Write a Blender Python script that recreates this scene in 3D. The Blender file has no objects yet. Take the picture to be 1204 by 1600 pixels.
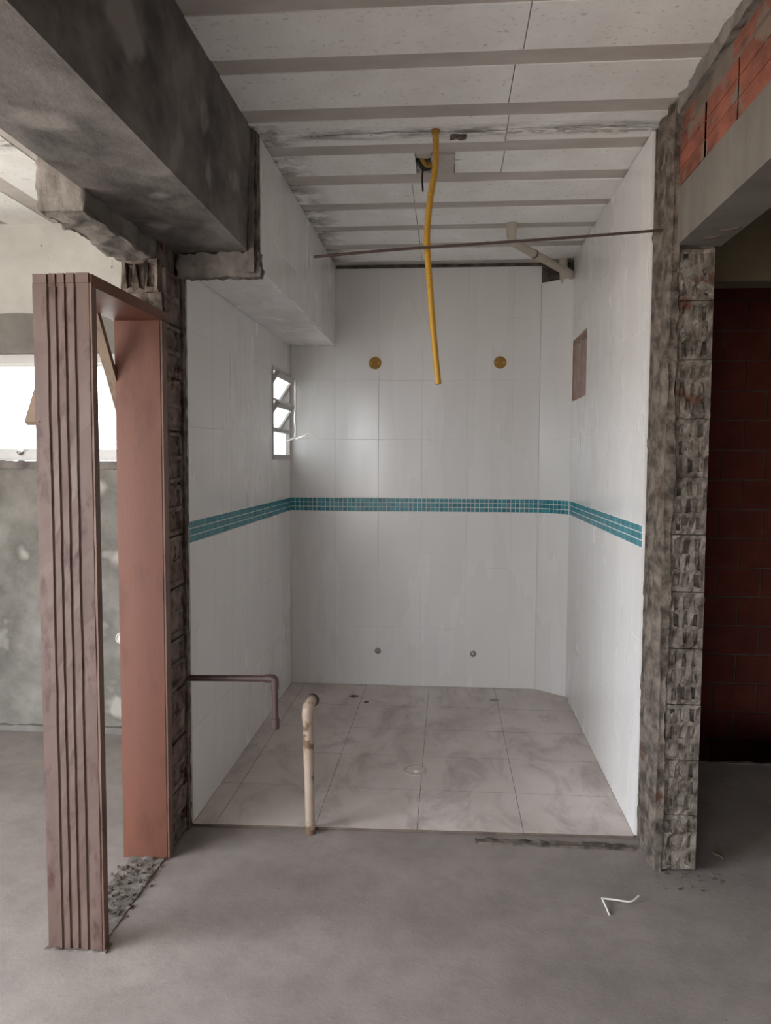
import bpy, math, random
from mathutils import Vector, Matrix, noise
C = bpy.context.scene.collection
R = random.Random(7)
# ------------------------------------------------------------------ camera
YAW, PIT, ROLL, FPX = .0792, .0673, .0045, 1227.4
fw = Vector((-math.sin(YAW)*math.cos(PIT), math.cos(YAW)*math.cos(PIT), -math.sin(PIT)))
rt = Vector((math.cos(YAW), math.sin(YAW), 0)); up = rt.cross(fw)
r2 = rt*math.cos(ROLL)+up*math.sin(ROLL); u2 = -rt*math.sin(ROLL)+up*math.cos(ROLL)
cd = bpy.data.cameras.new('camera'); co = bpy.data.objects.new('camera', cd); C.objects.link(co)
cd.sensor_fit = 'VERTICAL'; cd.sensor_height = 32; cd.lens = 32*FPX/1600; cd.clip_start = .05
m3 = Matrix((r2, u2, -fw)).transposed(); m4 = m3.to_4x4(); m4.translation = (0, 0, 1.5); co.matrix_world = m4
bpy.context.scene.camera = co
# ------------------------------------------------------------------ world
W = bpy.data.worlds.new('overcast'); bpy.context.scene.world = W; W.use_nodes = True
nt = W.node_tree; nt.nodes.clear()
tc = nt.nodes.new('ShaderNodeTexCoord'); sp = nt.nodes.new('ShaderNodeSeparateXYZ'); cr = nt.nodes.new('ShaderNodeValToRGB')
bg = nt.nodes.new('ShaderNodeBackground'); wo = nt.nodes.new('ShaderNodeOutputWorld'); mp = nt.nodes.new('ShaderNodeMapRange')
nt.links.new(tc.outputs['Generated'], sp.inputs[0]); nt.links.new(sp.outputs['Z'], mp.inputs[0])
mp.inputs[1].default_value = -.25; mp.inputs[2].default_value = .35
nt.links.new(mp.outputs[0], cr.inputs[0]); nt.links.new(cr.outputs[0], bg.inputs[0]); nt.links.new(bg.outputs[0], wo.inputs[0])
e = cr.color_ramp.elements
e[0].position = .25; e[0].color = (.50, .46, .42, 1); e[1].position = .6; e[1].color = (.87, .93, 1, 1)
bg.inputs[1].default_value = 11.0
def portal(name, loc, direction, sx, sy):          # sampling aid for daylight through an opening, gives no light of its own
    l = bpy.data.lights.new(name, 'AREA'); l.shape = 'RECTANGLE'; l.size = sx; l.size_y = sy
    l.cycles.is_portal = True
    o = bpy.data.objects.new(name, l); C.objects.link(o); o.location = loc
    o.rotation_euler = Vector(direction).to_track_quat('-Z', 'Y').to_euler(); return o
portal('opening_rear_offscreen', (-2.2, -4.62, 1.4), (0, 1, 0), 1.8, 2.0)
portal('window_left_offscreen', (-3.86, .1, 1.3), (1, 0, 0), 3.4, 1.8)
portal('window_far_daylight', (-2.35, 4.30, 1.77), (0, -1, 0), 1.9, .6)
portal('window_small_daylight', (-1.26, 4.83, 1.77), (1, 0, 0), .5, .56)
vs = bpy.context.scene.view_settings
vs.view_transform = 'Standard'; vs.look = 'None'; vs.gamma = 1; vs.use_curve_mapping = False; vs.exposure = 0.8
# ------------------------------------------------------------------ materials
def lin(c): return tuple(((x/255+.055)/1.055)**2.4 if x > 10 else x/255/12.92 for x in c)+(1,)
class N:
    def __init__(s, name, rough=.8):
        s.m = bpy.data.materials.new(name); s.m.use_nodes = True; s.t = s.m.node_tree
        s.b = s.t.nodes['Principled BSDF']; s.b.inputs['Roughness'].default_value = rough
        s.g = s.t.nodes.new('ShaderNodeNewGeometry'); s.pos = s.g.outputs['Position']
    def n(s, typ, **kw):
        x = s.t.nodes.new(typ)
        for k, v in kw.items(): setattr(x, k, v)
        return x
    def l(s, a, b): s.t.links.new(a, b)
    def scaled(s, sc):
        x = s.n('ShaderNodeMapping'); s.l(s.pos, x.inputs[0]); x.inputs[3].default_value = sc; return x.outputs[0]
    def noise(s, scale, detail=6, rough=.6, sc=None, dist=0):
        x = s.n('ShaderNodeTexNoise'); s.l(s.scaled(sc) if sc else s.pos, x.inputs['Vector'])
        x.inputs['Scale'].default_value = scale; x.inputs['Detail'].default_value = detail; x.inputs['Roughness'].default_value = rough
        x.inputs['Distortion'].default_value = dist; return x.outputs[0]
    def ramp(s, src, stops):
        x = s.n('ShaderNodeValToRGB'); s.l(src, x.inputs[0]); e = x.color_ramp.elements
        while len(e) < len(stops): e.new(.5)
        for i, (p, c) in enumerate(stops):
            e[i].position = p; e[i].color = c if len(c) == 4 else tuple(c)+(1,)
        return x.outputs[0]
    def mix(s, fac, a, b, mode='MIX'):
        x = s.n('ShaderNodeMix', data_type='RGBA', blend_type=mode)
        for sock, v in ((x.inputs[0], fac), (x.inputs[6], a), (x.inputs[7], b)):
            if hasattr(v, 'links'): s.l(v, sock)
            else: sock.default_value = v
        return x.outputs[2]
    def math(s, op, a, b=None):
        x = s.n('ShaderNodeMath', operation=op)
        for sock, v in zip(x.inputs, (a, b)):
            if v is None: continue
            if hasattr(v, 'links'): s.l(v, sock)
            else: sock.default_value = v
        return x.outputs[0]
    def axis(s, i):
        x = s.n('ShaderNodeSeparateXYZ'); s.l(s.pos, x.inputs[0]); return x.outputs[i]
    def band(s, src, c, w):                 # 1 at c, falling to 0 at c +- w
        a = s.math('ABSOLUTE', s.math('SUBTRACT', src, c)); x = s.n('ShaderNodeMapRange'); s.l(a, x.inputs[0])
        x.inputs[1].default_value = w; x.inputs[2].default_value = 0; return x.outputs[0]
    def col(s, v):
        if hasattr(v, 'links'): s.l(v, s.b.inputs['Base Color'])
        else: s.b.inputs['Base Color'].default_value = v
    def bump(s, src, strength, dist=.01):
        x = s.n('ShaderNodeBump'); s.l(src, x.inputs['Height']); x.inputs['Strength'].default_value = strength
        x.inputs['Distance'].default_value = dist; s.l(x.outputs[0], s.b.inputs['Normal'])
B0, W1 = (0, 0, 0, 1), (1, 1, 1, 1)
def two(name, a, b, scale, rough=.85, bs=60, bump=.25, lo=.3, hi=.7, sc=None, detail=7, speck=None):
    k = N(name, rough); f = k.ramp(k.noise(scale, detail, .62, sc), [(lo, B0), (hi, W1)])
    c = k.mix(f, lin(a), lin(b))
    if speck:
        g = k.ramp(k.noise(speck[1], 3, .5), [(speck[2], B0), (speck[2]+.06, W1)]); c = k.mix(g, c, lin(speck[0]))
    k.col(c)
    if bump: k.bump(k.noise(bs, 5, .65, sc), bump, .008)
    return k.m
M = {}
# concrete floor
k = N('concrete_floor', .78)
c = k.mix(k.ramp(k.noise(1.7, 8, .62), [(.3, B0), (.72, W1)]), lin((134, 125, 121)), lin((166, 156, 150)))
c = k.mix(k.ramp(k.noise(9, 6, .7), [(.45, B0), (.75, (.5, .5, .5, 1))]), c, lin((120, 112, 107)))
c = k.mix(k.ramp(k.noise(75, 3, .5), [(.7, B0), (.76, (.7, .7, .7, 1))]), c, lin((92, 84, 80)))
k.col(c); k.bump(k.noise(40, 8, .7), .22, .006); M['floor'] = k.m
M['plaster'] = two('old_plaster', (208, 206, 199), (184, 182, 175), 3.5, .9, 30, .3, speck=((120, 118, 112), 26, .69))
M['render'] = two('grey_render', (152, 147, 139), (96, 92, 85), 3.2, .9, 45, .4, .36, .66, speck=((172, 167, 158), 3.2, .6))
M['band'] = two('concrete_band', (140, 136, 130), (112, 108, 102), 5, .9, 40, .3)
M['beam'] = two('dark_formed_concrete', (124, 118, 113), (70, 66, 62), 3.4, .8, 22, .35, .36, .64, (1.6, 1.1, 1.6), 10, speck=((136, 130, 125), 3.1, .6))
M['lintel'] = two('pale_formed_concrete', (118, 112, 104), (98, 92, 84), 4, .85, 30, .2, sc=(1, 2.5, .6))
M['mortar'] = two('rough_mortar', (122, 111, 101), (66, 57, 49), 17, .95, 60, .9, .38, .62, speck=((84, 56, 44), 9, .66))
M['mortar_pale'] = two('pale_mortar', (142, 135, 128), (92, 86, 80), 9, .95, 60, .7)
M['mortar_red'] = two('mortar_on_brick', (140, 126, 118), (88, 70, 63), 13, .95, 70, .8, .35, .65, speck=((78, 42, 32), 14, .62))
M['dark_mortar'] = two('mouldy_mortar', (118, 110, 100), (62, 56, 50), 16, .95, 60, .6)
M['brick_orange'] = two('orange_brick', (150, 88, 68), (100, 58, 45), 9, .95, 50, .6, .35, .65, sc=(1, .8, 1.6), speck=((122, 102, 90), 9, .57))
M['brick_grey'] = two('mortared_brick', (134, 124, 114), (76, 66, 58), 20, .95, 60, .9, .36, .64, speck=((92, 62, 50), 10, .66))
M['brick_red'] = two('red_brick', (134, 66, 52), (106, 50, 40), 4, .9, 40, .3)
M['joint'] = two('brick_joint', (126, 113, 102), (90, 76, 66), 9, .95, 50, .5)
M['joist'] = two('concrete_joist', (202, 195, 188), (176, 168, 161), 6, .85, 40, .2, sc=(.4, 1, 1))
M['tan'] = two('tan_render', (142, 130, 106), (116, 104, 84), 3, .9, 40, .2)
# expanded polystyrene filler blocks
k = N('white_foam', .9)
c = k.mix(k.ramp(k.noise(5, 6, .6), [(.35, B0), (.75, W1)]), lin((246, 245, 241)), lin((232, 229, 224)))
c = k.mix(k.ramp(k.noise(14, 5, .7, (.5, 1.2, 1)), [(.66, B0), (.74, (.6, .6, .6, 1))]), c, lin((128, 120, 112)))
c = k.mix(k.ramp(k.noise(55, 4, .6), [(.6, B0), (.74, (.55, .55, .55, 1))]), c, lin((150, 143, 136)))
y, x = k.axis(1), k.axis(0)
sm = k.math('MULTIPLY', k.band(y, 3.085, .075), k.ramp(k.noise(7, 8, .75, (.7, 3, 1)), [(.42, B0), (.6, W1)]))
sm2 = k.math('MULTIPLY', k.band(x, -.76, .2), k.ramp(k.noise(9, 7, .7), [(.4, B0), (.56, W1)]))
sm3 = k.math('MULTIPLY', k.band(y, 5.13, .16), k.ramp(k.noise(16, 7, .7), [(.42, B0), (.58, W1)]))
sm2 = k.math('MULTIPLY', sm2, k.math('GREATER_THAN', y, 2.98))
c = k.mix(k.math('MAXIMUM', k.math('MAXIMUM', sm, sm2), sm3), c, lin((104, 94, 86)))
k.col(c); k.bump(k.noise(160, 2, .5), .3, .002); M['foam'] = k.m
# glazed white wall tile, dusty
k = N('white_glazed_tile', .2)
c = k.mix(k.ramp(k.noise(1.6, 3, .5, (1.6, 1.6, .6)), [(.35, B0), (.75, W1)]), lin((230, 227, 225)), lin((223, 220, 217)))
c = k.mix(k.ramp(k.noise(4, 4, .55, (2, 2, .35)), [(.6, B0), (.85, (.35, .35, .35, 1))]), c, lin((204, 200, 196)))
k.col(c); k.l(k.ramp(k.noise(2, 3, .5, (2, 2, .4)), [(.3, (.17, .17, .17, 1)), (.75, (.34, .34, .34, 1))]), k.b.inputs['Roughness'])
M['tile'] = k.m
M['grout'] = two('white_grout', (236, 232, 228), (226, 222, 218), 20, .9, 60, .1)
# floor porcelain with swept dust
k = N('beige_floor_tile', .38)
c = k.mix(k.ramp(k.noise(2.2, 7, .62, (1.3, .8, 1), .4), [(.3, B0), (.7, W1)]), lin((222, 211, 205)), lin((196, 184, 177)))
c = k.mix(k.ramp(k.noise(2.9, 9, .7, (1.5, .75, 1), .7), [(.48, B0), (.7, (.7, .7, .7, 1))]), c, lin((138, 126, 119)))
c = k.mix(k.ramp(k.noise(30, 4, .6), [(.62, B0), (.75, (.4, .4, .4, 1))]), c, lin((204, 195, 188)))
k.col(c); k.l(k.ramp(k.noise(4, 6, .6), [(.3, (.3, .3, .3, 1)), (.7, (.6, .6, .6, 1))]), k.b.inputs['Roughness']); M['floortile'] = k.m
# teal glass mosaic, each tessera a little different
k = N('teal_mosaic', .34); c = k.ramp(k.g.outputs['Random Per Island'], [(0, lin((24, 106, 118))), (.5, lin((42, 128, 140))), (1, lin((58, 142, 152)))])
k.col(c); M['mosaic'] = k.m
# primed door-frame timber, fluted back board
def wood(name, a, b, stain, ss=9, lo=.52):
    k = N(name, .55); c = k.mix(k.ramp(k.noise(3, 6, .6, (4, 4, .35)), [(.3, B0), (.7, W1)]), lin(a), lin(b))
    c = k.mix(k.ramp(k.noise(ss, 5, .6, (1.4, 1.4, .5)), [(lo, B0), (lo+.13, (.85, .85, .85, 1))]), c, lin(stain))
    k.col(c); k.bump(k.noise(30, 5, .6, (4, 4, .4)), .12, .004); return k.m
M['wood_back'] = wood('dusty_fluted_timber', (106, 84, 76), (88, 67, 61), (66, 37, 29), 17, .53)
M['wood'] = wood('salmon_primed_timber', (112, 67, 50), (106, 61, 45), (96, 53, 38))
M['raw_wood'] = wood('raw_pine', (142, 124, 106), (126, 108, 92), (96, 78, 64))
M['wood_edge'] = wood('worn_timber_edge', (126, 98, 84), (112, 84, 71), (94, 64, 53))
def plain(name, c, rough=.5, metal=0):
    k = N(name, rough); f = k.noise(18, 5, .6); d = tuple(x*.86 for x in lin(c)[:3])+(1,)
    k.col(k.mix(f, lin(c), d)); k.b.inputs['Metallic'].default_value = metal; return k.m
M['yellow'] = plain('yellow_plastic', (192, 144, 40), .45)
M['ochre'] = plain('dusty_yellow_plastic', (158, 118, 44), .6)
M['brown'] = plain('brown_pvc', (86, 66, 62), .45)
M['white_paint'] = plain('white_aluminium', (222, 220, 216), .4)
M['aluminium'] = plain('grey_aluminium', (172, 167, 164), .45)  # even grey, darker than the white aluminium of the other window
M['white_plastic'] = plain('white_plastic', (232, 228, 220), .45)
M['grey_metal'] = plain('grey_metal', (150, 146, 142), .4, .6)
M['steel'] = plain('rusty_steel', (82, 64, 58), .7, .3)
M['black'] = plain('black_wire', (26, 25, 24), .6)
M['pvc'] = two('dirty_cream_pvc', (178, 160, 144), (160, 138, 120), 8, .6, 30, .05, speck=((112, 88, 68), 15, .53))
M['pvc_pale'] = two('pale_pvc', (196, 188, 174), (176, 166, 150), 6, .6, 30, .05)
M['board'] = plain('brown_card', (176, 136, 116), .8)
M['cover'] = plain('pink_panel', (182, 138, 118), .7)
k = N('window_glass'); k.t.nodes.remove(k.b); tr = k.n('ShaderNodeBsdfTransparent'); gl = k.n('ShaderNodeBsdfGlossy'); mx = k.n('ShaderNodeMixShader')
gl.inputs['Roughness'].default_value = .04; mx.inputs[0].default_value = .08; tr.inputs[0].default_value = (.93, .96, .97, 1)
k.l(tr.outputs[0], mx.inputs[1]); k.l(gl.outputs[0], mx.inputs[2]); k.l(mx.outputs[0], k.t.nodes['Material Output'].inputs[0]); M['glass'] = k.m
k = N('frosted_glass'); k.t.nodes.remove(k.b); tr = k.n('ShaderNodeBsdfTransparent'); gl = k.n('ShaderNodeBsdfTranslucent'); mx = k.n('ShaderNodeMixShader')
gl.inputs[0].default_value = (.9, .95, .97, 1); mx.inputs[0].default_value = .3; tr.inputs[0].default_value = (.93, .96, .97, 1)
k.l(tr.outputs[0], mx.inputs[1]); k.l(gl.outputs[0], mx.inputs[2]); k.l(mx.outputs[0], k.t.nodes['Material Output'].inputs[0]); M['frosted'] = k.m
k = N('plastic_film'); k.t.nodes.remove(k.b); tr = k.n('ShaderNodeBsdfTransparent'); gl = k.n('ShaderNodeBsdfGlossy'); mx = k.n('ShaderNodeMixShader')
gl.inputs['Roughness'].default_value = .12; mx.inputs[0].default_value = .3
k.l(tr.outputs[0], mx.inputs[1]); k.l(gl.outputs[0], mx.inputs[2]); k.l(mx.outputs[0], k.t.nodes['Material Output'].inputs[0]); M['film'] = k.m
# ------------------------------------------------------------------ mesh helpers
ID = lambda u, v, d: (u, v, d)
class MB:
    def __init__(s): s.v = []; s.f = []
    def hexa(s, p):                          # p: 8 points, bottom 4 then top 4
        i = len(s.v); s.v += [tuple(q) for q in p]
        s.f += [tuple(i+j for j in q) for q in ((0, 3, 2, 1), (4, 5, 6, 7), (0, 1, 5, 4), (1, 2, 6, 5), (2, 3, 7, 6), (3, 0, 4, 7))]; return s
    def box(s, x0, x1, y0, y1, z0, z1):
        return s.hexa([(x0, y0, z0), (x1, y0, z0), (x1, y1, z0), (x0, y1, z0), (x0, y0, z1), (x1, y0, z1), (x1, y1, z1), (x0, y1, z1)])
    def slab(s, T, u0, u1, v0, v1, d0, d1, bev=0):    # d0 is the visible face
        b = bev
        s.hexa([T(u0, v0, d1), T(u1, v0, d1), T(u1, v1, d1), T(u0, v1, d1), T(u0, v0, d0+b), T(u1, v0, d0+b), T(u1, v1, d0+b), T(u0, v1, d0+b)])
        if b:
            i = len(s.v)-4; s.f.remove((i-4+4, i+1, i+2, i+3)); j = len(s.v)
            s.v += [T(u0+b, v0+b, d0), T(u1-b, v0+b, d0), T(u1-b, v1-b, d0), T(u0+b, v1-b, d0)]
            s.f += [(j, j+1, j+2, j+3)]+[(i+q, i+(q+1) % 4, j+(q+1) % 4, j+q) for q in range(4)]
        return s
    def bar(s, a, b, w, h, upv=(0, 0, 1)):
        a, b = Vector(a), Vector(b); t = (b-a).normalized(); n = t.cross(Vector(upv)).normalized(); q = n.cross(t)
        P = [p+n*(w/2*i)+q*(h/2*j) for p in (a, b) for i, j in ((-1, -1), (1, -1), (1, 1), (-1, 1))]
        return s.hexa(P)
    def tube(s, path, r, seg=14, caps=True):
        path = [Vector(p) for p in path]; n = len(path); rr = r if isinstance(r, (list, tuple)) else [r]*n
        t0 = (path[1]-path[0]).normalized(); a = t0.orthogonal().normalized(); base = len(s.v)
        for i, p in enumerate(path):
            t = (path[min(i+1, n-1)]-path[max(i-1, 0)]).normalized(); a = (a-t*a.dot(t)).normalized(); b = t.cross(a)
            for k in range(seg):
                w = 2*math.pi*k/seg; s.v.append(tuple(p+(a*math.cos(w)+b*math.sin(w))*rr[i]))
        for i in range(n-1):
            for k in range(seg):
                q = base+i*seg; s.f.append((q+k, q+(k+1) % seg, q+seg+(k+1) % seg, q+seg+k))
        if caps: s.f += [tuple(base+k for k in range(seg))[::-1], tuple(base+(n-1)*seg+k for k in range(seg))]
        return s
    def lathe(s, org, axis, prof, seg=24):   # prof: (radius, height along axis)
        ax = Vector(axis).normalized(); a = ax.orthogonal().normalized(); b = ax.cross(a); o = Vector(org); base = len(s.v)
        for r, h in prof:
            for k in range(seg):
                w = 2*math.pi*k/seg; s.v.append(tuple(o+ax*h+(a*math.cos(w)+b*math.sin(w))*max(r, 1e-5)))
        for i in range(len(prof)-1):
            for k in range(seg):
                q = base+i*seg; s.f.append((q+k, q+(k+1) % seg, q+seg+(k+1) % seg, q+seg+k))
        return s
    def build(s, name, mat, parent=None, smooth=False, **tags):
        me = bpy.data.meshes.new(name); me.from_pydata(s.v, [], s.f); me.update()
        import bmesh as bm_; b = bm_.new(); b.from_mesh(me); bm_.ops.recalc_face_normals(b, faces=b.faces); b.to_mesh(me); b.free()
        if smooth:
            for p in me.polygons: p.use_smooth = True
            try: me.set_sharp_from_angle(angle=.7)
            except Exception: pass
        me.materials.append(M[mat]); o = bpy.data.objects.new(name, me); C.objects.link(o); o.parent = parent
        for kk, vv in tags.items(): o[kk] = vv
        return o
def struct(mb, name, mat, **k): return mb.build(name, mat, None, kind='structure', **k)
def thing(name, label, cat, loc, group=None):
    o = bpy.data.objects.new(name, None); C.objects.link(o); o.location = loc; o.empty_display_size = .1
    o['label'] = label; o['category'] = cat
    if group: o['group'] = group
    return o
def under(o, root):                          # parent a mesh built in world coordinates to an Empty with a location
    o.parent = root; o.matrix_parent_inverse = Matrix.Translation(root.location).inverted(); return o
def fbm(p, sc, oct=4):
    v = 0; a = 1
    for i in range(oct): v += a*noise.noise(p*sc*(2**i)+Vector((3.1*i, 7.7, 1.3))); a *= .55
    return v
def rough(mb, x0, x1, y0, y1, z0, z1, cell, amp, sc=14, lock=(), ridge=None):
    """a closed block whose skin is broken by real relief; lock names faces that stay flat"""
    n = [max(1, min(260, round(abs(b-a)/cell))) for a, b in ((x0, x1), (y0, y1), (z0, z1))]
    lo, hi = (x0, y0, z0), (x1, y1, z1); idx = {}; cen = Vector(((x0+x1)/2, (y0+y1)/2, (z0+z1)/2))
    def vert(i, j, l):
        key = (i, j, l)
        if key in idx: return idx[key]
        q = [lo[a]+(hi[a]-lo[a])*key[a]/n[a] for a in range(3)]; p = Vector(q)
        d = Vector([(-1 if key[a] == 0 else 1 if key[a] == n[a] else 0) for a in range(3)])
        for a, nm in enumerate('xyz'):
            if (d[a] < 0 and '-'+nm in lock) or (d[a] > 0 and '+'+nm in lock): d[a] = 0
        h = fbm(p, sc)
        h = h*amp-abs(fbm(p+Vector((9, 4, 2)), sc*.45, 2))*amp*1.2
        if ridge: h += ridge(p)
        if d.length: p = p+d.normalized()*h+Vector((fbm(p+Vector((5, 0, 0)), sc, 2)*amp*.4*abs(d.x > -2), 0, 0))*(0 if '-x' in lock or '+x' in lock else 1)
        idx[key] = len(mb.v); mb.v.append(tuple(p)); return idx[key]
    for a in range(3):
        b, c_ = [(1, 2), (2, 0), (0, 1)][a]
        for side in (0, n[a]):
            for i in range(n[b]):
                for j in range(n[c_]):
                    qs = []
                    for di, dj in ((0, 0), (1, 0), (1, 1), (0, 1)):
                        kk = [0, 0, 0]; kk[a] = side; kk[b] = i+di; kk[c_] = j+dj; qs.append(vert(*kk))
                    mb.f.append(tuple(qs if side else qs[::-1]))
    return mb
def cut(rect, holes):                        # rectangle minus rectangular holes -> list of rectangles
    out = [rect]
    for a, b, c, d in holes:
        nxt = []
        for u0, u1, v0, v1 in out:
            if a >= u1 or b <= u0 or c >= v1 or d <= v0: nxt.append((u0, u1, v0, v1)); continue
            if a > u0: nxt.append((u0, a, v0, v1))
            if b < u1: nxt.append((b, u1, v0, v1))
            m0, m1 = max(u0, a), min(u1, b)
            if c > v0: nxt.append((m0, m1, v0, c))
            if d < v1: nxt.append((m0, m1, d, v1))
        out = nxt
    return out
G = .0011
ROWS = [(0, .39), (.39, .793), (.793, 1.158), (1.246, 1.627), (1.627, 2.008), (2.008, 2.399), (2.399, 2.722)]
def tile_wall(parent, T, cols, rows, holes=(), mat='tile', th=.009):
    for (v0, v1) in rows:
        for u0, u1 in zip(cols[:-1], cols[1:]):
            mb = MB()
            for r in cut((u0+G, u1-G, v0+G, v1-G), holes):
                if r[1]-r[0] > .004 and r[3]-r[2] > .004: mb.slab(T, *r, R.uniform(-.0003, .0003), th, .0012 if not holes else 0)
            if mb.v: mb.build('wall_tile' if mat == 'tile' else 'floor_tile', mat, parent)
def grout(parent, T, rect, holes=()):
    mb = MB()
    for r in cut(rect, holes): mb.slab(T, *r, .0012, .012)
    mb.build('grout_bed', 'grout', parent)
def mosaic(parent, T, u0, u1):
    mb = MB(); n = round((u1-u0)/.0288); w = (u1-u0)/n
    for i in range(n):
        for j in range(3):
            a = u0+i*w; b = 1.158+j*.0292
            mb.slab(T, a+.0017, a+w-.0017, b+.0019, b+.0273, R.uniform(-.0004, .0004), .006)
    mb.build('mosaic_border', 'mosaic', parent, kind='stuff', label='teal glass mosaic border, three rows')
def hollow_brick(T, u0, u1, v0, v1, depth, rows, cols, fill=.65, j=.004, deep=(.025, .07)):
    """the broken end of a hollow clay block: webs round open or mortar-choked cells"""
    mb = MB(); web = .016; us = [u0]; vs_ = [v0]
    cw = (u1-u0-web*(cols+1))/cols; ch = (v1-v0-web*(rows+1))/rows
    for i in range(cols): a = u0+web+i*(cw+web); us += [a, a+cw]
    for i in range(rows): a = v0+web+i*(ch+web); vs_ += [a, a+ch]
    us.append(u1); vs_.append(v1); g = {}
    for a, uu in enumerate(us):
        for b, vv in enumerate(vs_):
            ed = a in (0, len(us)-1) or b in (0, len(vs_)-1)
            g[a, b] = (uu+(0 if ed else R.uniform(-j, j)), vv+(0 if ed else R.uniform(-j, j)), R.uniform(-j, j*1.4))
            mb.v.append(T(*g[a, b])); g[a, b] += (len(mb.v)-1,)
    for a in range(len(us)-1):
        for b in range(len(vs_)-1):
            q = [g[a, b], g[a+1, b], g[a+1, b+1], g[a, b+1]]
            if a % 2 and b % 2:
                dp = R.uniform(.003, .009) if R.random() < fill else R.uniform(*deep); i = len(mb.v)
                cu, cv = (us[a]+us[a+1])/2, (vs_[b]+vs_[b+1])/2
                for p in q: mb.v.append(T(p[0]*.93+cu*.07, p[1]*.93+cv*.07, p[2]+dp+R.uniform(-.003, .003)))
                mb.v.append(T(cu, cv, dp*.6+R.uniform(-.004, .003)))
                mb.f += [(q[w][3], q[(w+1) % 4][3], i+(w+1) % 4, i+w) for w in range(4)]+[(i+w, i+(w+1) % 4, i+4) for w in range(4)]
            else: mb.f.append(tuple(p[3] for p in q))
    i = len(mb.v); mb.v += [T(u0, v0, depth), T(u1, v0, depth), T(u1, v1, depth), T(u0, v1, depth)]
    A, Bn = len(us)-1, len(vs_)-1
    for (p, q, e0, e1) in ((g[0, 0], g[A, 0], 0, 1), (g[A, 0], g[A, Bn], 1, 2), (g[A, Bn], g[0, Bn], 2, 3), (g[0, Bn], g[0, 0], 3, 0)): mb.f.append((p[3], q[3], i+e1, i+e0))
    mb.f.append((i, i+1, i+2, i+3))
    return mb
# ------------------------------------------------------------------ dimensions
XL, XR, YB, XS, ZS, ZC, ZF = -1.033, .756, 5.12, -.735, 2.232, 2.742, -.012
CX, CY = .579, 4.972                          # chamfered corner: (CX, YB) to (XR, CY)
# ------------------------------------------------------------------ floors
mb = MB(); mb.box(-3.75, 3.2, -4.75, 3.98, -.2, ZF); mb.box(-3.75, -1.12, 3.98, 4.3, -.2, ZF); 
HOLES = [(-.49, 4.744, .013), (-.579, 4.854, .030)]
for r in cut((-1.12, .93, 3.98, 5.3), [(x-r-.004, x+r+.004, y-r-.004, y+r+.004) for x, y, r in HOLES]): mb.box(*r, -.2, ZF)
def drill(o):                                # bore the two pipe holes through a floor piece
    for x, y, r in HOLES:
        c = MB().lathe((x, y, -.1), (0, 0, 1), [(r, 0), (r, .2)], 24); c.f += [tuple(range(24)), tuple(range(24, 48))]; c = c.build('cutter', 'grout')
        md = o.modifiers.new('bore', 'BOOLEAN'); md.operation = 'DIFFERENCE'; md.object = c; md.solver = 'EXACT'
        dg = bpy.context.evaluated_depsgraph_get(); me = bpy.data.meshes.new_from_object(o.evaluated_get(dg)); o.modifiers.clear(); o.data = me
        bpy.data.objects.remove(c)
fl = struct(mb, 'floor', 'floor')
sc = MB(); rough(sc, -1.185, -1.052, 2.262, 2.80, ZF-.02, ZF+.006, .011, .006, 40); sc.build('broken_wall_footing', 'mortar_pale', fl, True)
sc = MB(); rough(sc, -1.222, -1.028, 2.228, 2.282, ZF-.012, ZF+.007, .009, .005, 40); sc.build('mortar_collar', 'mortar_pale', fl, True)
sc = MB(); rough(sc, .12, .73, 3.018, 3.058, ZF-.012, ZF+.010, .011, .005, 30); sc.build('mortar_ridge', 'mortar', fl, True)
sc = MB(); rough(sc, .93, 3.1, 3.955, 3.985, ZF-.05, ZF+.004, .014, .006, 22); sc.build('broken_floor_edge', 'mortar_pale', fl, True)
yf = lambda x: 3.068+.028*(x-XL)
ft = MB(); fb = [(XL-.012, yf(XL)+.004), (XR+.012, yf(XR)+.004), (XR+.012, CY), (CX, YB+.012), (XL-.012, YB+.012)]
i0 = len(ft.v); ft.v += [(x, y, ZF) for x, y in fb]+[(x, y, -.0022) for x, y in fb]
ft.f += [(0, 1, 2, 3, 4), (5, 6, 7, 8, 9)]+[(i, (i+1) % 5, 5+(i+1) % 5, 5+i) for i in range(5)]
ft = struct(ft, 'floor_tiled', 'joint'); drill(ft)
FC = [XL, -.94, -.528, -.112, .317, XR]; FR = [3.0, 3.482, 3.886, 4.283, 4.685, YB]
for a, (x0, x1) in enumerate(zip(FC[:-1], FC[1:])):
    for b, (y0, y1) in enumerate(zip(FR[:-1], FR[1:])):
        g = .0010; P = [(x0+g, y0+g), (x1-g, y0+g), (x1-g, y1-g), (x0+g, y1-g)]
        if b == 0: P[0] = (x0+g, yf(x0)); P[1] = (x1-g, yf(x1))
        if a == 4 and b == 4: P = [P[0], P[1], (XR, CY), (CX, YB), P[3]]
        n = len(P); t = MB(); t.v = [(x, y, -.0105) for x, y in P]+[(x, y, R.uniform(-.0003, .0003)) for x, y in P]
        t.f = [tuple(range(n)), tuple(range(n, 2*n))]+[(i, (i+1) % n, n+(i+1) % n, n+i) for i in range(n)]
        o = t.build('floor_tile', 'floortile', ft); o.data.materials.append(M['joint'])
        for p in o.data.polygons:
            if abs(p.normal.z) < .5: p.material_index = 1
        if a in (1, 2) and b == 4: drill(o)
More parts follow.
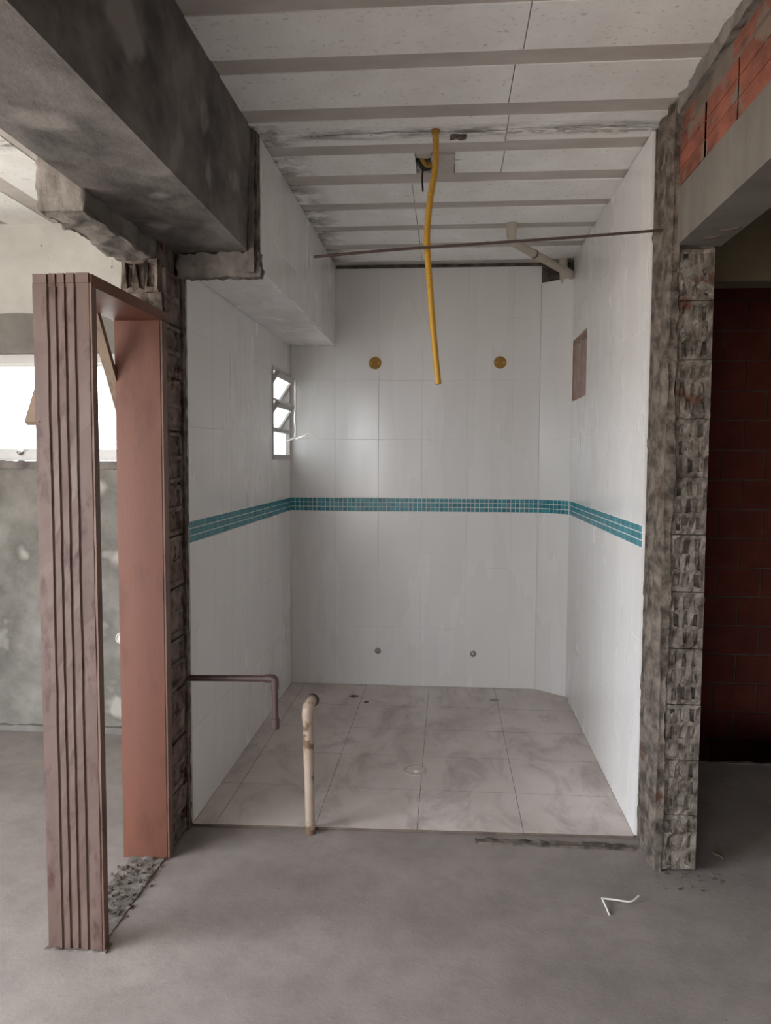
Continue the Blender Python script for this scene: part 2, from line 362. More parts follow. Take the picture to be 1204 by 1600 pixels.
# ------------------------------------------------------------------ ceiling: foam filler blocks between concrete joists
mb = MB(); mb.box(-3.75, 3.2, -4.75, 5.62, ZC+.052, ZC+.2); ce = struct(mb, 'ceiling', 'band')
J = [(2.13, 2.25), (2.498, 2.592), (2.855, 2.958), (3.187, 3.289), (3.523, 3.633), (3.90, 3.998), (4.268, 4.36), (4.63, 4.737), (5.02, 5.128)]
y = 2.13
while y > -4.4: J.insert(0, (y-.365, y-.26)); y -= .365
for a, b in J: MB().box(XS-.05, .80, a, b, ZC+.003, ZC+.056).build('joist', 'joist', ce)
for k, ((_, a), (b, _)) in enumerate(zip(J[:-1], J[1:])):
    cutx = [.215, .198, .208][k % 3] if b < 3.55 else -.175
    xs = [XS-.05, cutx, .80]
    for q, (x0, x1) in enumerate(zip(xs[:-1], xs[1:])):
        m = MB(); z = ZC+R.uniform(-.002, .002)
        if abs(b-3.523) < .01:                # broken-out pocket in this bay
            for r in cut((x0+.0015, x1-.0015, a+.001, b-.001), [(-.150, .016, a-.01, b+.01)]): m.box(*r, z, ZC+.06)
        else: m.box(x0+.0015, x1-.0015, a+.001, b-.001, z, ZC+.06)
        m.build('filler_block', 'foam', ce)
m = MB(); rough(m, -.082, .014, 3.291, 3.53, ZC-.007, ZC+.07, .010, .006, 30); m.build('mortar_patch', 'joist', ce, True)
m = MB(); rough(m, -.150, -.082, 3.291, 3.37, ZC+.012, ZC+.07, .010, .007, 30); rough(m, -.150, -.082, 3.44, 3.52, ZC+.018, ZC+.07, .010, .008, 30); m.build('mortar_patch', 'joist', ce, True)
m = MB(); rough(m, -.005, .058, 3.10, 3.148, ZC-.006, ZC+.02, .008, .006, 40); m.build('mortar_lump', 'mortar', ce, True)
for x0, x1, yy, h in ((-.62, -.12, 3.09, .0005), (.08, .45, 3.105, .0005), (.40, .76, 3.115, .002), (-.73, -.52, 3.06, .002)):
    m = MB(); rough(m, x0, x1, yy-.010, yy+.012, ZC-h, ZC+.012, .009, .006, 34); m.build('mortar_smear', 'joist', ce, True)
JX = [-3.49+.36*i for i in range(7)]          # joists of the next room run the other way
for x in JX: MB().box(x-.052, x+.052, -4.4, 4.14, ZC+.003, ZC+.056).build('joist', 'joist', ce)
for x0, x1 in zip([-3.75]+[x+.053 for x in JX], [x-.053 for x in JX]+[-1.08]):
    for y0, y1 in ((-4.4, -2.4), (-2.4, -.2), (-.2, 1.1), (1.1, 2.15), (2.15, 3.2), (3.2, 4.14)): MB().box(x0, x1, y0+.0015, y1-.0015, ZC, ZC+.06).build('filler_block', 'foam', ce)
MB().box(.80, 3.2, -4.4, 5.6, ZC+.01, ZC+.056).build('ceiling_panel', 'tan', ce)
# ------------------------------------------------------------------ tiled bathroom walls
def colsfrom(a, b, p=.2865):
    c = [a]
    while c[-1]+p < b-.02: c.append(c[-1]+p)
    return c+[b]
# back wall
m = MB().box(-1.2, .95, YB+.012, YB+.16, ZF-.05, ZC+.055); wb = struct(m, 'wall_back', 'mortar')
TB = lambda u, v, d: (u, YB+d, v)
cb = [XL, -.740, -.454, -.171, .122, .410, CX]
grout(wb, TB, (XL, CX, 0, 2.722)); tile_wall(wb, TB, cb, ROWS[:6])
tile_wall(wb, TB, [XS]+cb[2:], ROWS[6:]); mosaic(wb, TB, XL, CX)
m = MB(); rough(m, XS, CX+.02, YB+.004, YB+.02, 2.722, ZC+.06, .012, .006, 26, ('+y',)); m.build('bare_mortar', 'dark_mortar', wb, True)
# left wall, pierced by the small window
WY0, WY1, WZ0, WZ1 = 4.578, 5.084, 1.494, 2.046
hl = [(WY0, WY1, WZ0, WZ1)]
TL = lambda u, v, d: (XL-d, u, v)
m = MB()
for r in cut((3.07, YB+.16, ZF-.05, ZC+.055), hl): m.slab(TL, *r, .012, .165)
wl = struct(m, 'wall_left', 'mortar')
cl = list(reversed([YB-.2865*i for i in range(7)])); cl = [3.072]+[c for c in cl if c > 3.12]
grout(wl, TL, (3.074, YB, 0, ZS+.01), hl); tile_wall(wl, TL, cl, ROWS[:5]+[(2.008, ZS)], hl); mosaic(wl, TL, 3.075, YB)
# right wall with the recess for the electrical box
NY0, NY1, NZ0, NZ1 = 4.462, 4.95, 1.858, 2.226
hr = [(NY0, NY1, NZ0, NZ1)]
TR = lambda u, v, d: (XR+d, u, v)
m = MB()
for r in cut((3.11, YB+.16, ZF-.05, ZC+.055), hr): m.slab(TR, *r, .012, .14)
m.slab(TR, *hr[0], .10, .14)
wr = struct(m, 'wall_right', 'mortar')
crr = [3.122]+[CY-.2865*i for i in range(6, -1, -1)]
rr = ROWS[:6]+[(2.399, ZC-.004)]
grout(wr, TR, (3.124, CY, 0, ZC-.004), hr); tile_wall(wr, TR, crr, rr, hr); mosaic(wr, TR, 3.126, CY)
# chamfered corner wall, tiled short of the ceiling
du, dv = XR-CX, CY-YB; L = math.hypot(du, dv); nx, ny = -dv/L, du/L
TC = lambda u, v, d: (CX+du*u/L+nx*d, YB+dv*u/L+ny*d, v)
m = MB().slab(TC, 0.012, L-.012, ZF, 2.617, .012, .05); wc = struct(m, 'wall_corner', 'mortar')
grout(wc, TC, (0, L, 0, 2.617)); tile_wall(wc, TC, [0, L], ROWS[:6]+[(2.399, 2.617)]); mosaic(wc, TC, .004, L-.004)
m = MB(); rough(m, CX, XR+.01, YB+.0, YB+.03, 2.5, ZC+.05, .015, .01, 20); m.build('bare_mortar', 'mortar', wc, True)
# boxed beam over the left wall, tiled on side and underside
m = MB().box(XL-.012, XS-.012, 3.075, YB+.012, ZS+.012, ZC+.055); bb = struct(m, 'boxed_beam', 'mortar')
TS = lambda u, v, d: (XS-d, u, v); TU = lambda u, v, d: (u, v, ZS+d)
grout(bb, TS, (3.08, YB, ZS, ZC-.004)); tile_wall(bb, TS, cl, [(ZS-.004, 2.399), (2.399, ZC-.006)])
grout(bb, TU, (XL, XS, 3.09, YB)); tile_wall(bb, TU, [XL, XS-.002], list(zip(cl[:-1], cl[1:])))
m = MB(); rough(m, XL-.02, XS+.008, 3.02, 3.078, 2.196, 2.292, .011, .010, 30); m.build('mortar_edge', 'mortar_pale', bb, True)
m = MB(); rough(m, -.768, -.745, 3.00, 3.076, 2.21, ZC+.03, .010, .004, 24); m.build('mortar_edge', 'mortar_pale', bb, True)
m = MB(); rough(m, -.752, -.737, 3.02, 3.072, 2.255, ZC+.002, .012, .0016, 24); m.build('mortar_edge', 'mortar', bb, True)
# ------------------------------------------------------------------ broken masonry at the wall ends
# left stub between the door frame and the tiles
rg = lambda p: -.010*max(0, fbm(Vector((p.x*3, p.y*9, p.z*5.2)), 1.4, 3))
m = MB(); rough(m, -1.205, -1.058, 2.862, 3.075, ZF, 2.30, .013, .008, 22, ('+y', '-z'), rg); st = m.build('broken_end', 'mortar_red', wl, True)
TSd = lambda u, v, d: (-1.048-d, u, v)
z = ZF+.01; i = 0
while z < 2.1:
    h = .192; hollow_brick(TSd, 2.872, 3.035, z, z+h, .04, 2, 1, .45, .006, (.018, .036)).build('brick', 'mortar_red', st); z += h+.009; i += 1
rg2 = lambda p: -.012*max(0, fbm(Vector((p.x*6, p.y*6, p.z*3)), 1.7, 3))
m = MB(); rough(m, -1.06, -1.037, 3.035, 3.075, ZF, 2.22, .012, .004, 26, ('-z',)); m.build('render_edge', 'mortar', st, True)
TF = lambda u, v, d: (u, 2.842+d, v)
hollow_brick(TF, -1.200, -1.062, 2.105, 2.225, .03, 1, 3, .0, .007, (.02, .028)).build('brick', 'mortar', st)
m = MB(); rough(m, -1.215, -1.052, 2.852, 2.90, 2.03, 2.11, .010, .012, 26); m.build('mortar_lump', 'mortar', st, True)
# right stub: clay blocks with choked cells, mortar return beside the tiles
m = MB(); rough(m, .782, .925, 2.892, 3.13, ZF, 2.47, .013, .007, 22, ('+y', '-z')); se = m.build('broken_end', 'mortar', wr, True)
rgv = lambda p: .006*math.sin(p.y*52+2.2*fbm(Vector((0, p.y*2, p.z*3)), 1.2, 2))+.004*fbm(Vector((p.x, p.y*14, p.z*1.6)), 2, 3)
m = MB(); rough(m, .766, .80, 2.862, 3.123, ZF, ZC+.0, .011, .005, 20, ('-z',), rgv); m.build('render_edge', 'mortar', se, True)
TE = lambda u, v, d: (u, 2.872+d, v)
z = ZF+.012
while z < 2.2:
    h = .203 if z < 1.9 else min(.203, 2.235-z)
    if h > .06: hollow_brick(TE, .797, .918, z, z+h, .05, 3, 3, .74, .0045, (.016, .04)).build('brick', 'brick_grey', se)
    z += .206
def lump(mb, c, rx, ry, rz, amp=.35, seg=16):
    i0 = len(mb.v); nr = 10
    for a in range(nr+1):
        for b in range(seg):
            th = math.pi*a/nr; ph = 2*math.pi*b/seg; n = Vector((math.sin(th)*math.cos(ph), math.sin(th)*math.sin(ph), math.cos(th)))
            k = 1+amp*fbm(n+Vector(c)*9, 1.7, 3); mb.v.append((c[0]+n.x*rx*k, c[1]+n.y*ry*k, c[2]+n.z*rz*k))
    for a in range(nr):
        for b in range(seg): mb.f.append((i0+a*seg+b, i0+a*seg+(b+1) % seg, i0+(a+1)*seg+(b+1) % seg, i0+(a+1)*seg+b))
    return mb
for (x, zz, w, h) in [(.845, .42, .075, .12), (.88, .30, .06, .07), (.84, 1.98, .07, .12), (.885, 1.95, .045, .07), (.86, 1.55, .06, .10), (.85, .12, .09, .09), (.83, 2.17, .1, .06), (.89, 2.12, .06, .08)]+[(R.uniform(.81, .898), R.uniform(.05, 2.15), R.uniform(.02, .05), R.uniform(.02, .06)) for _ in range(22)]:
    m = lump(MB(), (x, 2.882, zz), w/2, .010, h/2, .5); m.build('mortar_lump', R.choice(('brick_grey', 'mortar_pale', 'mortar')), se, True)
# ------------------------------------------------------------------ beams
m = MB(); m.hexa([(-1.085, -4.5, 2.292), (-.772, -4.5, 2.292), (-.772, 3.03, 2.292), (-1.085, 3.03, 2.292), (-1.085, -4.5, ZC+.055), (-.752, -4.5, ZC+.055), (-.752, 3.03, ZC+.055), (-1.085, 3.03, ZC+.055)])
bl = struct(m, 'beam_left', 'beam')
m = MB(); rough(m, -1.225, -1.076, 2.295, 2.90, 2.222, 2.42, .012, .013, 13); struct(m, 'broken_lintel', 'mortar_pale').data.polygons.foreach_set('use_smooth', [True]*len(m.f))
m = MB().box(.79, .945, -1.6, 2.9, 2.25, 2.445); lr = struct(m, 'lintel_right', 'lintel')
m = MB().box(.797, .94, -1.6, 3.12, 2.445, ZC+.055); bw = struct(m, 'brick_wall', 'joint')
def face_brick(y0, y1, z0, z1, mat, parent, x=.79):
    m = MB(); n = 3; e = R.uniform(-.003, .004); m.box(x+e+.004, x+.06, y0, y1, z0, z1)     # clay block laid on its side: fluted face
    for i in range(n):
        a = z0+(z1-z0)*i/n; b = z0+(z1-z0)*(i+1)/n
        m.hexa([(x+e+.002, y0, a), (x+e+.002, y1, a), (x+.06, y1, a), (x+.06, y0, a), (x+e+.002, y0, b-.004), (x+e+.002, y1, b-.004), (x+.06, y1, b-.004), (x+.06, y0, b-.004)])
    return m.build('brick', mat, parent)
c1 = [3.118, 2.875, 2.604, 2.328, 2.055, 1.78]; c2 = [3.06, 2.728, 2.394, 2.12, 1.84]
while c1[-1] > -1.3: c1.append(c1[-1]-.275)
while c2[-1] > -1.3: c2.append(c2[-1]-.275)
for b, a in zip(c1[:-1], c1[1:]): face_brick(a+.006, b-.006, 2.448, 2.622, 'brick_orange', bw)
for b, a in zip(c2[:-1], c2[1:]): face_brick(a+.007, b-.007, 2.636, 2.712, 'brick_orange', bw, .793)
m = MB(); rough(m, .772, .81, .4, 3.12, 2.686, ZC+.03, .013, .009, 20); m.build('mortar_edge', 'mortar_pale', bw, True)
m = MB(); rough(m, .772, .805, 2.90, 3.12, 2.56, 2.70, .011, .009, 26); m.build('mortar_lump', 'mortar_red', bw, True)
for x0, y0, x1, y1 in ((.852, 2.79, .902, 2.762), (.878, 2.70, .93, 2.668)):
    MB().tube([(x0, y0, 2.252), ((x0+x1)/2, (y0+y1)/2, 2.249), (x1, y1, 2.252)], .006, 8).build('bare_rebar', 'steel', lr)
# ------------------------------------------------------------------ next room: far wall with a sliding window
VX0, VX1, VZ0, VZ1 = -3.3, -1.42, 1.481, 2.062
m = MB(); TFar = lambda u, v, d: (u, 4.12+d, v)
for r in cut((-3.75, -1.195, ZF-.05, 1.481), []): m.slab(TFar, *r, 0, .15)
wf = struct(m, 'wall_far', 'render')
MB().slab(TFar, -3.75, VX0, 1.481, 2.062, 0, .15).build('wall_panel', 'render', wf)
MB().slab(TFar, VX1, -1.195, 1.481, 2.062, 0, .15).build('wall_panel', 'render', wf)
m = MB(); rough(m, -3.75, -1.2, 4.112, 4.27, 2.062, 2.273, .02, .004, 14, ('+y', '-x', '+x', '-z')); m.build('concrete_lintel', 'band', wf, True)
MB().slab(TFar, -3.75, -1.195, 2.270, ZC+.05, 0, .15).build('wall_panel', 'plaster', wf)
m = MB(); rough(m, -3.7, -1.25, 4.104, 4.13, 1.437, 1.483, .016, .006, 26); m.build('sill_mortar', 'mortar_pale', wf, True)
m = MB(); rough(m, -3.7, -1.25, 4.085, 4.13, ZF-.01, .022, .016, .010, 16); m.build('mortar_ridge', 'band', wf, True)
m = MB()
for a in ((VX0, VX1, 1.483, 1.533), (VX0, VX1, 2.008, 2.06), (VX0, VX0+.05, 1.533, 2.008), (VX1-.05, VX1, 1.533, 2.008)): m.slab(TFar, *a, .03, .10)
w1 = struct(m, 'window_1', 'white_paint')
for x0, x1, d in ((VX0+.05, -2.10, .055), (-2.16, VX1-.05, .075)):
    f = MB()
    for a in ((x0, x1, 1.533, 1.548), (x0, x1, 1.994, 2.008), (x0, x0+.03, 1.548, 1.994), (x1-.03, x1, 1.548, 1.994)): f.slab(TFar, *a, d, d+.018)
    f = f.build('sash', 'white_paint', w1); MB().slab(TFar, x0+.03, x1-.03, 1.548, 1.994, d+.007, d+.011).build('pane', 'glass', f)
MB().lathe((-2.335, 4.15, 1.528), (0, -1, 0), [(0, 0), (.014, 0), (.016, .01), (.01, .03), (0, .032)], 14).build('latch', 'grey_metal', w1, True)
m = MB(); m.box(-3.9, -3.72, -4.75, -1.6, ZF-.05, ZC+.06); m.box(-3.9, -3.72, -1.6, 1.8, 2.2, ZC+.06); m.box(-3.9, -3.72, -1.6, 1.8, ZF-.05, .4); m.box(-3.9, -3.72, 1.8, 4.3, ZF-.05, ZC+.06); struct(m, 'wall_left_room', 'plaster')
# daylight side behind the camera
m = MB(); m.box(-3.75, 3.2, -4.75, -4.6, 2.4, ZC+.06); m.box(-3.75, -3.1, -4.75, -4.6, ZF, 2.4); m.box(-1.3, 3.2, -4.75, -4.6, ZF, 2.4); m.box(-3.1, -1.3, -4.75, -4.6, ZF, .4); struct(m, 'wall_front', 'plaster')
m = MB(); m.box(3.05, 3.2, -4.6, 5.6, ZF-2.6, ZC+.06); struct(m, 'wall_right_room', 'render')
# opening beyond the right stub: header beam, shaft sunk deep to darken its red brick
m = MB().box(.935, 3.2, 3.965, 4.13, 2.362, ZC+.055); struct(m, 'beam_far', 'tan')
struct(MB().box(2.3, 3.05, 3.965, 4.13, ZF-.05, 2.362), 'wall_shaft_front', 'tan')
m = MB(); m.box(.935, 3.05, 5.46, 5.6, -2.6, ZC+.06); sh = struct(m, 'brick_wall_shaft', 'joint')
z = -2.6; row = 0
while z < 2.7:
    x = .95-.145*(row % 2)
    while x < 3.0:
        a, b = max(x+.005, .94), min(x+.285, 3.04)
        if b-a > .03: MB().box(a, b, 5.447+R.uniform(-.003, .003), 5.48, z+.005, min(z+.193, 2.78)).build('brick', 'brick_red', sh)
        x += .29
    z += .1985; row += 1
m = MB(); m.box(.935, 3.05, 3.97, 5.6, -2.72, -2.6); m.box(.895, .935, 3.1, 5.6, -2.6, ZC+.055); m.box(.935, 3.05, 3.86, 3.975, -2.6, -.21); struct(m, 'unseen_shaft_wall', 'joint')  # unseen deep floor and side walls, added to keep the shaft dark
# ------------------------------------------------------------------ small tilting window of the bathroom
TW = TL; w2 = MB()
for a in ((WY0, WY1, WZ0, WZ0+.03), (WY0, WY1, WZ1-.025, WZ1), (WY0, WY0+.022, WZ0+.03, WZ1-.025), (WY1-.022, WY1, WZ0+.03, WZ1-.025), (WY0+.022, WY1-.022, 1.660, 1.682), (WY0+.022, WY1-.022, 1.842, 1.858)): w2.slab(TW, *a, -.004, .05)
w2 = struct(w2, 'window_2', 'aluminium')
MB().slab(TW, WY0+.022, WY1-.022, WZ0+.03, 1.66, .02, .024).build('pane', 'frosted', w2)
for zc in (1.762, 1.939):
    t = math.radians(33); H = .094
    def TT(u, v, d, zc=zc, t=t): return (XL-.022+v*math.sin(t)-d*math.cos(t), u, zc+v*math.cos(t)+d*math.sin(t))
    f = MB(); y0, y1 = WY0+.027, WY1-.027
    for a in ((y0, y1, -H, -H+.016), (y0, y1, H-.036, H), (y0, y0+.02, -H+.016, H-.036), (y1-.02, y1, -H+.016, H-.036)): f.slab(TT, *a, -.012, .012)
    f = f.build('sash', 'aluminium', w2); MB().slab(TT, y0+.02, y1-.02, -H+.016, H-.036, -.002, .002).build('pane', 'frosted', f)
lv = MB(); lv.tube([(-.985, 5.035, 2.005), (-.984, 5.035, 1.84), (-.988, 5.03, 1.75), (-.982, 5.03, 1.70), (-.984, 5.02, 1.64)], .007, 8)
lv.tube([(-1.03, 5.0, 1.612), (-.99, 5.015, 1.632), (-.975, 5.015, 1.628), (-.935, 4.99, 1.640), (-.91, 4.98, 1.648)], .006, 8)
lv.tube([(-.91+.03*(1-math.cos(w)), 4.98-.004*math.sin(w), 1.648+.011*math.sin(w)) for w in [math.pi*2*i/14 for i in range(15)]], .004, 8)
lv.build('opening_lever', 'white_plastic', w2, True)
# ------------------------------------------------------------------ door frame
df = thing('door_frame', 'unpainted salmon wooden door frame standing free of its broken wall', 'door frame', (-1.12, 2.55, ZF))
x0, x1 = -1.212, -1.043
# near jamb: fluted back towards the hall
pts = [(x0, 2.237)]; gx = [-1.165, -1.139, -1.112, -1.083]
for g in gx: pts += [(g-.0045, 2.237), (g-.0015, 2.2435), (g+.0015, 2.2435), (g+.0045, 2.237)]
pts += [(x1, 2.237), (x1+.006, 2.243), (x1+.006, 2.266), (x1, 2.272), (x0, 2.272)]
m = MB(); n = len(pts); nz = 60
for j in range(nz+1):
    zz = ZF+(2.006-ZF)*j/nz
    for (px, py) in pts: m.v.append((px+.0012*noise.noise(Vector((px*9, 0, zz*9))), py+(.0025*fbm(Vector((px*30, 1, zz*11)), 1, 3) if py < 2.245 else 0), zz))
for j in range(nz):
    for k in range(n): m.f.append((j*n+k, j*n+(k+1) % n, (j+1)*n+(k+1) % n, (j+1)*n+k))
m.f += [tuple(range(n)), tuple(nz*n+k for k in range(n))]
under(m.build('jamb', 'wood_back'), df)
under(MB().box(x1-.0005, x1+.0075, 2.239, 2.271, ZF, 2.006).build('jamb_edge', 'wood_edge'), df)
m = MB().hexa([(x0, 2.80, ZF), (x1, 2.80, ZF), (x1, 2.848, ZF), (x0, 2.848, ZF), (x0, 2.80, 2.0), (x1, 2.80, 2.0), (x1, 2.848, 2.0), (x0, 2.848, 2.0)])
under(m.build('jamb', 'wood'), df)
under(MB().box(x1-.0005, x1+.008, 2.802, 2.847, ZF, 2.0).build('jamb_edge', 'wood_edge'), df)
hb = under(MB().box(x0, x1+.008, 2.242, 2.876, 1.996, 2.032).build('head_board', 'wood'), df)
m = MB(); e_ = [x0]+gx+[x1+.004]
for a, b in zip(e_[:-1], e_[1:]): m.box(a+.003, b-.003, 2.234, 2.244, 2.006, 2.033+R.uniform(-.0015, .0015))
under(m.build('fluted_end', 'wood_back'), df)
under(MB().bar((-1.224, 2.63, 2.05), (-1.224, 2.93, 1.60), .022, .036, (1, 0, 0)).build('brace', 'raw_wood'), df)
under(MB().bar((-1.223, 2.50, 2.03), (-1.223, 2.243, 1.60), .02, .045, (1, 0, 0)).build('brace', 'raw_wood'), df)
# ------------------------------------------------------------------ pipes, conduit, rod
def curve(P, n=12):
    P = [Vector(p) for p in P]; P = [P[0]*2-P[1]]+P+[P[-1]*2-P[-2]]; out = []
    for i in range(1, len(P)-2):
        for k in range(n):
            t = k/n; a, b, c, d = P[i-1:i+3]
            out.append(.5*((2*b)+(c-a)*t+(2*a-5*b+4*c-d)*t*t+(3*b-a-3*c+d)*t**3))
    return out+[P[-2]]
yc = thing('electrical_conduit', 'yellow corrugated electrical conduit hanging from the ceiling', 'conduit', (-.06, 3.06, ZC))
pa = curve([(-.060, 3.059, 2.752), (-.059, 3.059, 2.61), (-.078, 3.06, 2.488), (-.089, 3.06, 2.345), (-.080, 3.06, 2.202), (-.064, 3.06, 2.009), (-.041, 3.06, 1.789)], 44)
under(MB().tube(pa, [.0128 if i % 2 else .0112 for i in range(len(pa))], 14, False).build('corrugated_tube', 'yellow', None, True), yc)
under(MB().lathe((-.060, 3.059, ZC+.004), (0, 0, -1), [(.016, -.01), (.017, 0), (.016, .018), (.0125, .02)], 18).build('collar', 'ochre', None, True), yc)
o = MB().tube(curve([(-.13, 3.36, ZC+.03), (-.118, 3.39, ZC+.008), (-.10, 3.41, ZC-.004), (-.078, 3.41, ZC+.002), (-.062, 3.40, ZC+.02)], 6), .010, 10).build('conduit_stub', 'ochre', None, True, label='short yellow conduit stub in the broken ceiling pocket', category='conduit')
o = MB(); 
for a in range(3): o.tube(curve([(-.140, 3.40+.012*a, ZC+.02), (-.118, 3.42+.01*a, ZC-.002-.003*a), (-.098+.006*a, 3.43, ZC-.004), (-.080, 3.43-.006*a, ZC+.016)], 6), .0075, 8)
o.tube(curve([(-.118, 3.425, ZC+.004), (-.122, 3.435, ZC-.05), (-.119, 3.44, ZC-.105)], 6), [.004]*12+[.0012], 8)
o.build('loose_wire', 'black', None, True, label='black wire ends dangling from the broken ceiling pocket', category='wire')
o = MB().tube(curve([(.80, 3.0, 2.340), (.45, 3.0, 2.318), (.1, 3.0, 2.300), (-.25, 3.0, 2.281), (-.515, 3.0, 2.262)], 10), .0052, 10).build('steel_rod', 'steel', None, True, label='thin rusty steel rod sticking out of the broken brick end', category='rod')
# waste pipe under the ceiling
wp = thing('waste_pipe', 'pale plastic waste pipe sloping under the ceiling into the corner shaft', 'pipe', (.322, 4.27, ZC))
under(MB().lathe((.320, 4.27, ZC+.03), (0, 0, -1), [(.030, 0), (.030, .03), (.033, .032), (.033, .038), (.027, .04), (.027, .085), (.024, .10)], 20).build('socket', 'pvc_pale', None, True), wp)
pa = curve([(.320, 4.27, ZC-.04), (.322, 4.275, ZC-.075), (.345, 4.31, ZC-.092), (.40, 4.40, ZC-.097), (.60, 4.735, ZC-.105), (.742, 4.975, ZC-.112)], 8)
under(MB().tube(pa, .0225, 16).build('sloping_run', 'pvc_pale', None, True), wp)
d = Vector((.142, .24, -.007)).normalized()
under(MB().tube([Vector((.675, 4.862, ZC-.1085)), Vector((.742, 4.975, ZC-.112))], .027, 16).build('sleeve', 'pvc_pale', None, True), wp)
under(MB().tube([Vector((.46, 4.50, ZC-.099)), Vector((.468, 4.513, ZC-.0995))], .0245, 16).build('joint_ring', 'brown', None, True), wp)
o = MB().tube(curve([(.70, 5.03, ZC+.03), (.70, 5.03, ZC-.03), (.705, 5.04, ZC-.09), (.715, 5.05, ZC-.2)], 6), .028, 16).build('shaft_pipe', 'pvc_pale', None, True, label='short upright pale pipe in the dark corner shaft behind the sloping pipe', category='pipe')
# brown water pipe
bp = thing('water_pipe', 'brown plastic water pipe stub with elbow beside the door frame', 'pipe', (-1.04, 3.05, .617))
under(MB().tube([(-1.09, 3.045, .614), (-.70, 3.045, .622)], .0125, 14).build('horizontal_run', 'brown', None, True), bp)
under(MB().tube(curve([(-.722, 3.045, .6215), (-.692, 3.045, .6215), (-.683, 3.045, .612), (-.6825, 3.045, .580)], 6), .0165, 14).build('elbow', 'brown', None, True), bp)
under(MB().tube([(-.6825, 3.045, .60), (-.681, 3.045, .455)], .0125, 14).build('drop', 'brown', None, True), bp)
under(MB().lathe((-.681, 3.045, .458), (0, 0, -1), [(.0128, -.004), (.0165, 0), (.0165, .04), (.012, .044), (0, .044)], 14).build('end_cap', 'brown', None, True), bp)
# standing vent pipe
vp = thing('vent_pipe', 'dirty cream plastic pipe standing upright at the tiled floor edge', 'pipe', (-.544, 3.05, ZF))
under(MB().tube([(-.540, 3.05, ZF-.03), (-.546, 3.05, .26), (-.551, 3.05, .465)], .0195, 18).build('riser', 'pvc', None, True), vp)
under(MB().tube([(-.5455, 3.05, .262), (-.5512, 3.05, .47)], .0212, 18).build('sleeve', 'pvc', None, True), vp)
pa = curve([(-.5512, 3.05, .46), (-.5515, 3.052, .49), (-.548, 3.066, .512), (-.540, 3.10, .522)], 6)
under(MB().tube(pa, .0225, 18, False).build('elbow', 'pvc', None, True), vp)
under(MB().lathe((-.541, 3.096, .5215), (.22, .97, .08), [(.020, -.01), (.0265, -.008), (.0265, .012), (.0215, .014), (.0205, .0)], 20).build('rim', 'steel', None, True), vp)
# ------------------------------------------------------------------ small fittings
def boxpoint(x, label):
    t = thing('junction_box', label, 'electrical box', (x, YB, 2.12), 'yellow round boxes in the back wall')
    under(MB().lathe((x, YB, 2.12), (0, -1, 0), [(0, .002), (.035, .002), (.036, .004), (.040, .004), (.0405, .002), (.0405, -.01)], 26).build('box_body', 'ochre', None, True), t)
    under(MB().lathe((x, YB, 2.12), (0, -1, 0), [(.040, .001), (.0405, .003), (.048, .0025), (.049, -.001)], 26).build('mortar_rim', 'grout', None, True), t)
    for sx in (-1, 1):
        m = MB(); m.lathe((x+sx*.024, YB-.002, 2.118), (0, -1, 0), [(.009, 0), (.009, .004), (.004, .005), (0, .005)], 10); under(m.build('knockout', 'yellow', None, True), t)
    under(MB().box(x-.026, x+.026, YB-.0035, YB+.003, 2.116, 2.120).build('slot', 'ochre'), t)
boxpoint(-.477, 'round yellow electrical box above the window side of the back wall')
boxpoint(.325, 'round yellow electrical box above the chamfered-corner side of the back wall')
for x, zz, lb in ((-.453, .23, 'small grey capped water outlet low on back wall, window side'), (.176, .225, 'small grey capped water outlet low on back wall, chamfered-corner side')):
    t = thing('water_outlet', lb, 'water outlet', (x, YB, zz), 'capped outlets low on the back wall')
    under(MB().lathe((x, YB+.002, zz), (0, -1, 0), [(.020, 0), (.021, .004), (.017, .008), (.013, .008)], 18).build('flange', 'grey_metal', None, True), t)
    under(MB().lathe((x, YB+.002, zz), (0, -1, 0), [(.013, .006), (.012, .014), (.006, .016), (0, .016)], 6).build('plug', 'grey_metal', None, True), t)
pb = thing('distribution_box', 'recessed pink-brown electrical box wrapped in clear film in the tiled wall', 'electrical box', (XR+.05, 4.7, 1.86))
m = MB()
m.slab(TR, NY0, NY1, NZ0, NZ1, .085, .099); m.slab(TR, NY0, NY0+.012, NZ0, NZ1, .004, .085); m.slab(TR, NY1-.012, NY1, NZ0, NZ1, .004, .085); m.slab(TR, NY0+.012, NY1-.012, NZ0, NZ0+.012, .004, .085); m.slab(TR, NY0+.012, NY1-.012, NZ1-.012, NZ1, .004, .085)
under(m.build('box_body', 'board'), pb)
under(MB().slab(TR, NY0+.10, NY1-.02, NZ0+.02, NZ1-.02, .030, .085, .004).build('inner_panel', 'cover'), pb)
m = MB(); nn = 22
for i in range(nn+1):
    for j in range(nn+1):
        u = NY0+.008+(NY1-NY0-.016)*i/nn; v = NZ0+.008+(NZ1-NZ0-.016)*j/nn
        m.v.append(TR(u, v, .003+.020*abs(fbm(Vector((u*11+v*6, v*2.0, 3)), 1.3, 3))))
for i in range(nn):
    for j in range(nn): a = i*(nn+1)+j; m.f.append((a, a+1, a+nn+2, a+nn+1))
under(m.build('clear_film', 'film', None, True), pb)
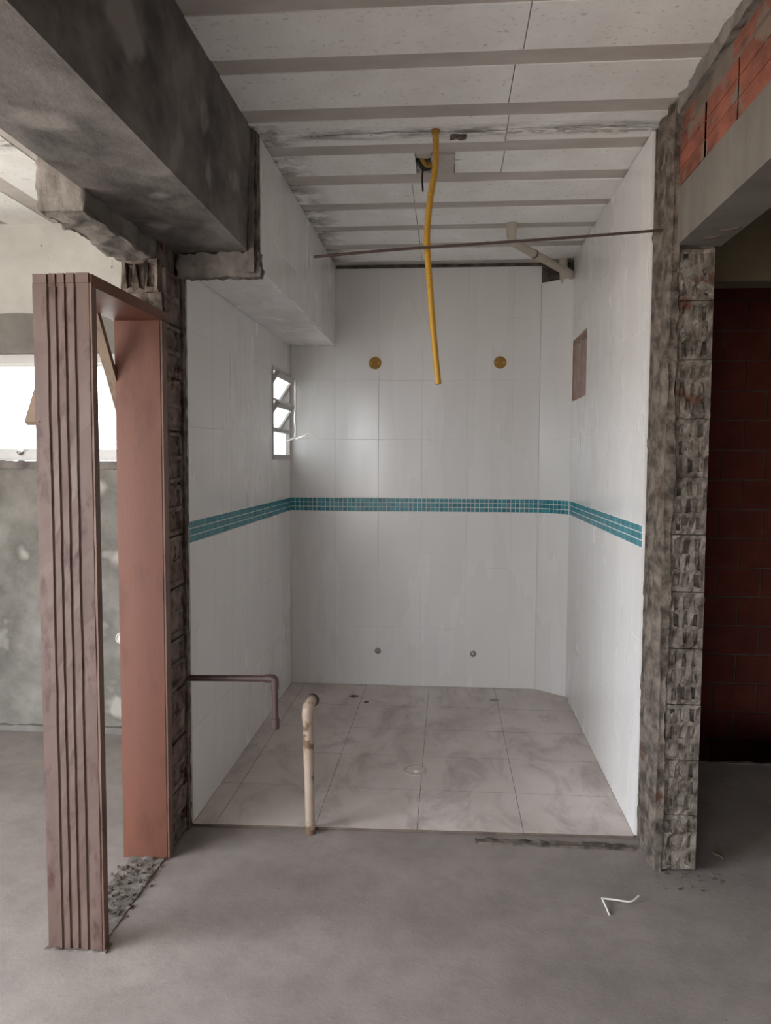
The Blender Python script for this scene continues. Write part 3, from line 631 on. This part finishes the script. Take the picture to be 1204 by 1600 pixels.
# floor drains and holes
t = thing('floor_drain', 'round white floor drain ring in the middle of the tiled floor', 'drain', (-.145, 3.70, 0))
under(MB().lathe((-.145, 3.70, 0), (0, 0, 1), [(.058, -.002), (.058, .003), (.052, .004), (.047, .004), (.044, .0005)], 30).build('ring', 'pvc_pale', None, True), t)
under(MB().lathe((-.145, 3.70, 0), (0, 0, 1), [(0, .0012), (.044, .0012)], 30).build('cover_plate', 'floortile'), t)
under(MB().lathe((-.137, 3.695, 0), (0, 0, 1), [(0, .005), (.014, .004), (.018, .001)], 16).build('center_plug', 'white_plastic', None, True), t)
for (x, y, r), nm, lb in zip(HOLES, ('pipe_hole', 'drain_stub'), ('small open pipe hole in the tiled floor near the back wall', 'dusty open drain pipe in floor tiles below the window side')):
    MB().lathe((x, y, 0), (0, 0, 1), [(r+.003, .0008), (r-.001, .0012), (r-.002, -.002), (r-.002, -.16), (0, -.16)], 22).build(nm, 'pvc', None, True, label=lb, category='pipe opening')
MB().lathe((.302, 4.857, 0), (0, 0, 1), [(0, .003), (.024, .003), (.030, .0005), (.030, -.002)], 22).build('floor_plug', 'grey_metal', None, True, label='grey round cap on the floor tiles near chamfered corner', category='drain cap')
# cap on the far wall, bits on the floor
t = thing('wall_outlet', 'round white plastic outlet on grey rendered wall beyond the door frame', 'outlet', (-1.773, 4.12, .515))
under(MB().lathe((-1.773, 4.12, .515), (0, -1, 0), [(.03, 0), (.031, .01), (.026, .012), (.020, .006), (0, .006)], 22).build('cap', 'white_plastic', None, True), t)
under(MB().lathe((-1.762, 4.12, .508), (0, -1, 0), [(.012, .004), (.012, .014), (0, .016)], 12).build('valve', 'pvc', None, True), t)
o = MB(); o.tube(curve([(.538, 2.650, ZF+.012), (.58, 2.647, ZF+.012), (.635, 2.643, ZF+.010), (.668, 2.670, ZF+.016)], 6), .0032, 8); o.tube(curve([(.541, 2.650, ZF+.012), (.545, 2.61, ZF+.008), (.549, 2.570, ZF+.003)], 5), .0034, 8)
o.build('plastic_tie', 'white_plastic', None, True, label='bent white plastic tie lying on the concrete floor', category='plastic tie')
o = MB(); o.tube([(1.03, 3.02, ZF+.004), (1.047, 2.995, ZF+.008), (1.055, 2.985, ZF+.003)], .004, 7); o.build('wood_splinter', 'raw_wood', None, True, label='tiny wood splinter on the floor beyond the broken brick end', category='splinter')
cr_ = MB()
for i in range(170):
    q = R.random()*.72; x = R.uniform(-1.20, -1.03) if q < .6 else R.uniform(.76, 1.0); y = (R.uniform(2.42, 2.79) if q < .6 else 2.865-R.random()**2*.12); s = R.uniform(.0015, .005)
    rough(cr_, x-s, x+s, y-s*.8, y+s*.8, ZF-.002+(.006 if q < .6 and y < 2.8 and x < -1.05 else 0), ZF+s+(.008 if q < .6 and y < 2.8 and x < -1.05 else 0), s, s*.3, 200)
cr_.build('mortar_crumbs', 'mortar', None, kind='stuff', label='mortar crumbs scattered along the broken wall footings', category='rubble')
